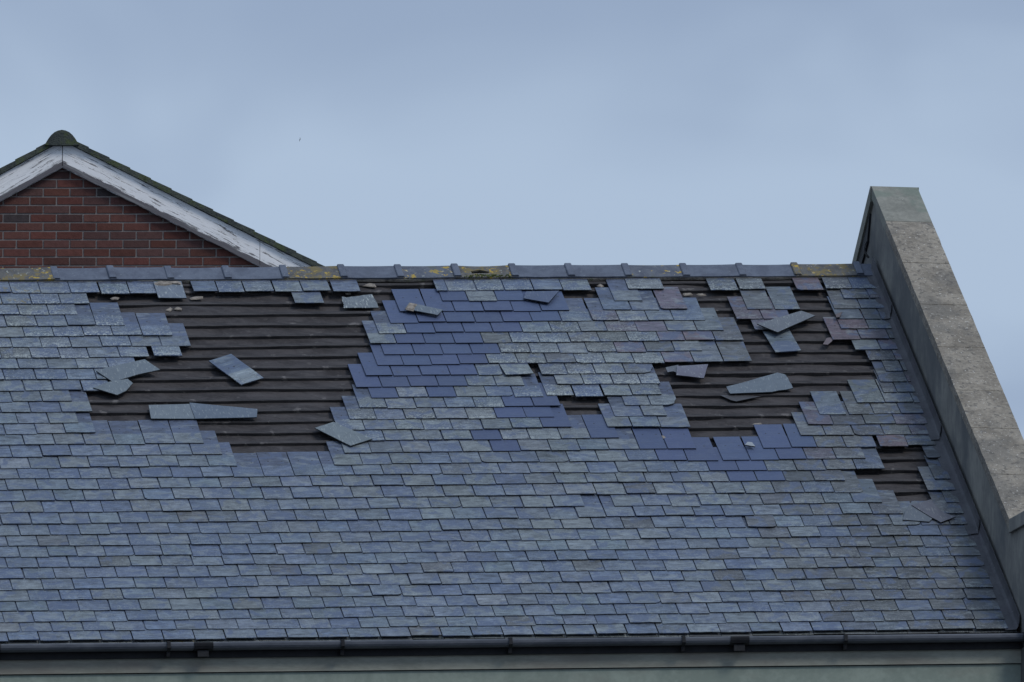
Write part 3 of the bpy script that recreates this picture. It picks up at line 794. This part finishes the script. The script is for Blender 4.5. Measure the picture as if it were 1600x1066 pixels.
mortar_strip([(240, 441.5), (248, 440), (262, 441), (283, 440.5), (284.5, 445), (270, 444), (256, 446.5), (243, 445.5)], parent=a, n=.07, size=.012, mt='mortar_pale', name='mortar_strip')
loose([(326, 565.5), (361, 555), (412, 590.5), (377, 600.5)], 'loose slate lying diagonally alone in the middle of the left hole', (.185, .22, .245), n=.05, two=((395, 596), (343, 560)), head=(.10, .135, .19), lich=.25, tilt=(0, -.03))
loose([(232, 634), (313, 630.5), (318, 655), (236, 656)], 'pale slate lying flat, left one of the pair in the lower left hole', (.145, .175, .20), n=.045, lich=.15, tilt=(-.02, .02))
loose([(296, 628.5), (312, 630.5), (402, 641), (401, 654.5), (305, 655)], 'long tapering blue grey slate, right one of the pair in the lower left hole', (.105, .135, .175), n=.052, lich=.1, tilt=(.02, .03))
loose([(150, 580), (168, 575), (226, 563.5), (250, 578.5), (215, 585.5), (176.5, 596.5)], 'upper of two skewed slates at the left edge of the left hole', (.135, .165, .19), n=.068, lich=.2, tilt=(0, -.04))
loose([(145.5, 606.5), (170, 598), (199.5, 593.5), (207.5, 600), (197, 611), (183, 617)], 'lower broken skewed slate at the left edge of the left hole', (.14, .17, .19), n=.062, lich=.2, tilt=(0, -.04))
loose([(534, 464.5), (541, 466), (560, 463.5), (581, 460.5), (591.5, 481.5), (536, 482), (538, 477), (535.5, 473)], 'broken slate with ragged pale lichened left end, lying left of the blue slates', (.135, .16, .18), n=.04, lich=1.0, jag=.006)
b2 = loose([(633, 483), (639, 472.5), (692, 485), (683.5, 494)], 'short slate lying askew on the new blue slates, one end coated in mortar', (.125, .155, .185), n=.082, lich=.35, tilt=(0, .05))
mortar_strip([(633, 482), (640, 472.5), (652, 475), (648, 480), (646, 486), (634, 483.5)], parent=b2, n=.094, size=.010, name='mortar_strip')
loose([(822, 455), (873.5, 455.5), (857, 475), (818, 466.5)], 'blue grey slate slewed round below the top course, right of the broken ridge tile', (.075, .10, .165), n=.072, lich=.05, tilt=(.03, .05))
loose([(1191.5, 516), (1233, 513), (1251.5, 550), (1211.5, 553)], 'slate hanging straight down in the right hole below a skewed slate', (.125, .15, .175), n=.045, two=((1232, 552), (1212, 514)), head=(.115, .145, .17), tilt=(0, .05))
loose([(1182.5, 507), (1252, 485.5), (1273.7, 493.5), (1215, 521)], 'slate turned crosswise above the hanging slate in the right hole', (.13, .145, .165), n=.085, lich=.2, tilt=(0, .03))
loose([(1285.5, 542), (1292, 526), (1303, 523.5), (1300, 534), (1293, 543)], 'small purple brown slate fragment at the right side of the right hole', (.15, .115, .12), n=.05, name='slate_fragment', lich=0, tilt=(0, .2))
loose([(1135, 604.5), (1175, 595), (1214.5, 584.5), (1226, 587), (1231, 592), (1239, 606.5), (1206, 612), (1141, 614.5)], 'large broken slate lying lengthwise across the battens of the right hole', (.125, .155, .185), n=.05, lich=.1, jag=.004, tilt=(0, -.05))
loose([(1057.6, 572), (1083, 570.5), (1106.5, 569), (1099.5, 593), (1078, 590), (1056.5, 587.5)], 'purple slate hanging askew at the top left corner of the right hole', (.13, .13, .17), n=.07, lich=.2, tilt=(0, .05))
loose([(1040, 575), (1060, 571), (1060, 584.5), (1052, 581), (1043, 582.5)], 'broken grey slate corner beside the askew purple slate', (.11, .12, .14), n=.055, name='slate_fragment', lich=.3)
loose([(492, 669), (521, 659), (581.5, 687), (547.7, 698.5)], 'slate slewed diagonally at the lower right edge of the left hole', (.15, .18, .195), n=.062, lich=.25, tilt=(0, .03))
loose([(1164, 696), (1168, 691.5), (1175, 692), (1180, 698.5), (1172, 697.5)], 'small pale pointed shard lying on the blue slates under the right hole', (.33, .36, .38), n=.075, name='slate_fragment', lich=0, th=.01)
loose([(1124, 618), (1190, 620), (1150, 628), (1142, 626)], 'thin dark splinter of slate wedged under a batten below the large broken slate', (.06, .06, .065), n=.02, name='slate_splinter', lich=0)
loose([(1410.5, 813), (1414, 800), (1424, 785), (1429, 783), (1444, 793), (1461, 806), (1452, 816)], 'cracked slate half over the courses just below the small hole near the parapet', (.11, .13, .155), n=.062, lich=.1, jag=.002)
loose([(1424, 790), (1440, 785.5), (1455, 781), (1463, 793), (1475, 802), (1493, 808), (1470, 817), (1450, 806)], 'purplish cracked slate wedged between the small hole and the lead flashing', (.10, .105, .13), n=.068, lich=.1, jag=.002)
for pts, lb in (
    ([(296, 465.5), (304, 463.5), (317.5, 463), (317.5, 466), (309, 467.5), (298, 468)], 'longer buff crumb of mortar below the ridge, right of the slipped slate'),
    ([(258, 484.5), (266, 480.5), (270, 482), (266, 486.5)], 'left crumb of mortar of the close pair on the second bare strip'),
    ([(271, 482.5), (276, 479.5), (284.5, 481.5), (284, 484.5), (276, 484)], 'right crumb of mortar of the close pair on the second bare strip'),
    ([(172, 466), (180, 464), (187, 465), (184, 468), (175, 468)], 'grey crumb of mortar at the far left end of the bare battens'),
    ([(566, 446.5), (577, 442), (587, 444), (588, 448.5), (575, 447.5)], 'flat buff patch of mortar under the ridge left of the blue slates'),
    ([(932, 446.5), (937, 443.5), (944, 447), (940, 449)], 'pale crumb of mortar in the small gap right of the broken ridge tile'),
    ([(1067, 458.5), (1080, 457.5), (1083.5, 460.5), (1070, 462)], 'left of two flat mortar crumbs above the purple slates'),
    ([(1088, 459.5), (1098, 458.8), (1104, 461), (1094, 462)], 'right of two flat mortar crumbs above the purple slates'),
    ([(1176, 662), (1190, 661), (1190.5, 663.5), (1178, 664)], 'thin pale crumb on the lowest batten at the right, above the blue slates'),
    ([(1033, 682), (1036, 680), (1041, 684), (1037, 686)], 'tiny white crumb in the gap between two blue slates'),
    ([(539, 457), (548, 456), (549, 459), (541, 460)], 'small pale crumb between the top course and the ragged broken slate')):
    mortar_strip(pts, label=lb, n=.030 if pts[0][0] not in (1033,) else .05, size=.005)
loose([(1305, 492), (1316, 488), (1312, 496), (1307, 497)], 'dark flake sticking out beside the purple slates left of the parapet', (.12, .10, .10), n=.07, name='slate_fragment', lich=0)

# ------------------------------------------------------------------ brick house behind
YG = 113.0
def gp_(px, py, y=YG):
    d = CX * ((px - 800) / FPX) + CY * ((533 - py) / FPX) - CZ
    t = (y - CAM.y) / d.y
    p = CAM + d * t
    return p
MPP = (gp_(200, 300) - gp_(100, 300)).length / 100      # metres per picture pixel at the gable
ax, az = gp_(98, 222).x, gp_(98, 222).z
h = empty('brick_house', (ax, YG, 0), 'red brick house gable with peeling white barge boards, behind the ridge at left', 'house'); BASE[h.name] = Vector(h.location)
slR, slL = (gp_(476, 412).z - az) / (gp_(476, 412).x - ax), (gp_(0, 275.5).z - az) / (gp_(0, 275.5).x - ax)
slL = slL; print('slopes', slR, slL, 'mpp', MPP)
HW = 6.0
def roofz(x, off=0): return az + off + (slR * (x - ax) if x > ax else slL * (x - ax))
# backing wall in pointing colour and bricks as geometry
xl, xr = ax - HW, ax + HW
bw = MB(); top_off = -.10
prof = [(xl, 0), (xr, 0), (xr, roofz(xr, top_off)), (ax, az + top_off), (xl, roofz(xl, top_off))]
bw.prism([Vector((x_, YG + .006, z_)) for x_, z_ in prof], (0, 6, 0)); bw.build('gable_wall', M['pointing'], h)
BWd, BH = 41.6 * MPP, 13.62 * MPP; MJ = 2.1 * MPP
bx0 = gp_(91, 0).x; bz0 = gp_(0, 281.5).z
bverts = []; bf = []; bt = []
bc = [(.102, .044, .038), (.108, .045, .038), (.097, .044, .039), (.112, .047, .039), (.095, .045, .041), (.104, .043, .037), (.099, .046, .040), (.084, .046, .044)]
for r in range(-2, 40):
    z1 = bz0 - r * BH; z0 = z1 - BH + MJ
    off = (r % 2) * BWd / 2
    nlo, nhi = int((xl - bx0) / BWd) - 1, int((xr - bx0) / BWd) + 1
    for c in range(nlo, nhi + 1):
        x0 = bx0 + c * BWd + off; x1 = x0 + BWd - MJ
        if x0 < xl or x1 > xr: continue
        zt = z1; lim = min(roofz(x0, -.16), roofz(x1, -.16)) if (x0 - ax) * (x1 - ax) > 0 else min(roofz(x0, -.16), roofz(x1, -.16))
        if z0 > lim + .14: continue
        j = RND.uniform(-.0012, .0012); d = .007 + RND.uniform(-.001, .0015)
        b0 = len(bverts); o_ = [(x0 + j, z0), (x1 + j, z0 + j), (x1, z1 + j), (x0, z1)]
        bverts += [Vector((x_, YG + .006 - .0005, z_)) for x_, z_ in o_] + [Vector((x_, YG + .006 - d, z_)) for x_, z_ in [(o_[0][0] + .002, o_[0][1] + .002), (o_[1][0] - .002, o_[1][1] + .002), (o_[2][0] - .002, o_[2][1] - .002), (o_[3][0] + .002, o_[3][1] - .002)]]
        bf += [[b0 + 4, b0 + 5, b0 + 6, b0 + 7], [b0, b0 + 1, b0 + 5, b0 + 4], [b0 + 1, b0 + 2, b0 + 6, b0 + 5], [b0 + 2, b0 + 3, b0 + 7, b0 + 6], [b0 + 3, b0, b0 + 4, b0 + 7]]
        cc = vary(RND.choice(bc) if RND.random() > .02 else (.05, .04, .043), .12); bt += [cc] * 5
me = bpy.data.meshes.new('brickwork'); me.from_pydata([tuple(v - BASE[h.name]) for v in bverts], [], bf); me.update()
at_ = me.color_attributes.new('tint', 'FLOAT_COLOR', 'CORNER'); arr = []
for c_, p_ in zip(bt, me.polygons): arr += [c_[0], c_[1], c_[2], 1] * len(p_.vertices)
at_.data.foreach_set('color', arr); me.materials.append(M['brick'])
ob = bpy.data.objects.new('brickwork', me); COL.objects.link(ob); ob.parent = h
# barge boards
BV = 41 * MPP
def barge(side):
    sl = slR if side > 0 else slL; ln = HW + .2; n = 60
    segs = [(0, 3.28 * .62), (3.28 * .62 + .004, ln)] if side > 0 else [(0, ln)]
    segs = [(0, 308 * MPP), (308 * MPP + .004, ln)] if side > 0 else [(0, ln)]
    m = MB(); uvs = []
    for (d0, d1) in segs:
        for a in range(n):
            e0, e1 = d0 + (d1 - d0) * a / n, d0 + (d1 - d0) * (a + 1) / n
            x0, x1 = ax + side * (e0 + .003), ax + side * (e1 + .003)
            yb = YG - .055
            def jag(e): return .006 * mnoise.noise(Vector((e * 6, side, 0)))
            P = [(x0, roofz(x0, -BV + jag(e0))), (x1, roofz(x1, -BV + jag(e1))), (x1, roofz(x1)), (x0, roofz(x0))]
            b0 = len(m.v)
            m.v += [Vector((x_, yb, z_)) for x_, z_ in P] + [Vector((x_, yb + .03, z_)) for x_, z_ in P]
            U = [(e0, 0), (e1, 0), (e1, 1), (e0, 1)]
            for f in ((0, 1, 2, 3), (7, 6, 5, 4), (0, 4, 5, 1), (3, 2, 6, 7)): m.f.append([b0 + i for i in f]); uvs.append([U[i % 4] for i in f])
            if a == 0: m.f.append([b0, b0 + 3, b0 + 7, b0 + 4]); uvs.append([U[0], U[3], U[3], U[0]])
            if a == n - 1: m.f.append([b0 + 1, b0 + 5, b0 + 6, b0 + 2]); uvs.append([U[1], U[1], U[2], U[2]])
    me = bpy.data.meshes.new('barge_board'); me.from_pydata([tuple(v - BASE[h.name]) for v in m.v], [], m.f); me.update()
    u = me.uv_layers.new(name='local'); arr = []
    for q in uvs:
        for t in q: arr += [t[0] + (20 if side > 0 else 3), t[1]]
    u.data.foreach_set('uv', arr); me.materials.append(M['peel'])
    o = bpy.data.objects.new('barge_board', me); COL.objects.link(o); o.parent = h
barge(1); barge(-1)
# dark moulding strip at the barge foot
for side in (1, -1):
    m = MB(); n = 40; ln = HW
    secs = []
    for a in range(n + 1):
        e = ln * a / n; x_ = ax + side * e; z_ = roofz(x_, -BV - .004)
        secs.append([Vector((x_, YG - .05, z_)), Vector((x_, YG - .02, z_)), Vector((x_, YG - .02, z_ + .014)), Vector((x_, YG - .05, z_ + .014))])
    sweep(m, secs); m.build('barge_moulding', rough_mat('weathered_wood', (.035, .032, .036), (.42, .42, .42), 5, 6, .8, .4, .003, spots=[(9, .50, .58, (.60, .60, .60), .9)]), h)
# verge tiles: stepped courses
def verge(side):
    m = MB(); e = .0; stp = .185; ln = HW + .35; i = 0
    while e < ln:
        e1 = e + stp + .05; x0, x1 = ax + side * e, ax + side * e1
        lift0, lift1 = .006, .030; j = RND.uniform(-.004, .004)
        yo = YG - .085 + RND.uniform(-.006, .006)
        b0, b1 = roofz(x0, .004), roofz(x1, .005 + j * .5)
        t = .046
        m.prism([Vector((x0, yo, b0)), Vector((x1, yo, b1)), Vector((x1, yo, b1 + t + .011)), Vector((x0, yo, b0 + t))], (0, 6.2, 0))
        e += stp; i += 1
    m.build('verge_tiles', M['house_tile'], h)
verge(1); verge(-1)
rc = MB(); secs = []
for y_ in (YG - .11, YG - .06, YG + 3, YG + 6.1):
    sec = []
    for a in range(15):
        t = math.pi * a / 14; rx, rz = .152, .092
        c_ = math.cos(t); sec.append(Vector((ax - .004 + c_ * rx, y_, az - .045 + (1 - abs(c_) ** 2.6) * (rz + .028) + (.018 * (1 - abs(c_))))))
    secs.append(sec)
sweep(rc, secs); rc.build('ridge_cap', M['house_tile'], h)

# ------------------------------------------------------------------ far bird
bd = cam2w(((468.5 - 800) / FPX * 700, (533 - 218) / FPX * 700, -700))
m = MB()
bx_ = [Vector((0, 0, 0))]
def wing(s):
    a = Vector((.028 * s, 0, .055 * s)); 
    pts = [Vector((0, .05, 0)), Vector((.02 * s + a.x * .4, .045, a.z * .7)), Vector((-.012 + .01 * s, .0, .115 * s)), Vector((.01 * s, -.04, a.z * .7)), Vector((0, -.05, 0))]
    m.prism([bd + p for p in pts], Vector((.012, 0, 0)))
wing(1); wing(-1)
secs = []
for y_, r_ in ((-.13, .006), (-.07, .02), (0, .028), (.06, .022), (.10, .018), (.125, .004)):
    secs.append([bd + Vector((.006 + math.cos(t) * r_, y_, math.sin(t) * r_)) for t in (0, 1.05, 2.1, 3.14, 4.19, 5.24)])
sweep(m, secs)
o = m.build('bird', rough_mat('feathers', (.10, .11, .12), (.16, .17, .18), 20, 3, .9, .2, .002)); o['label'] = 'tiny distant bird in the sky between the brick gable and the parapet'; o['category'] = 'bird'
bpy.context.view_layer.update()
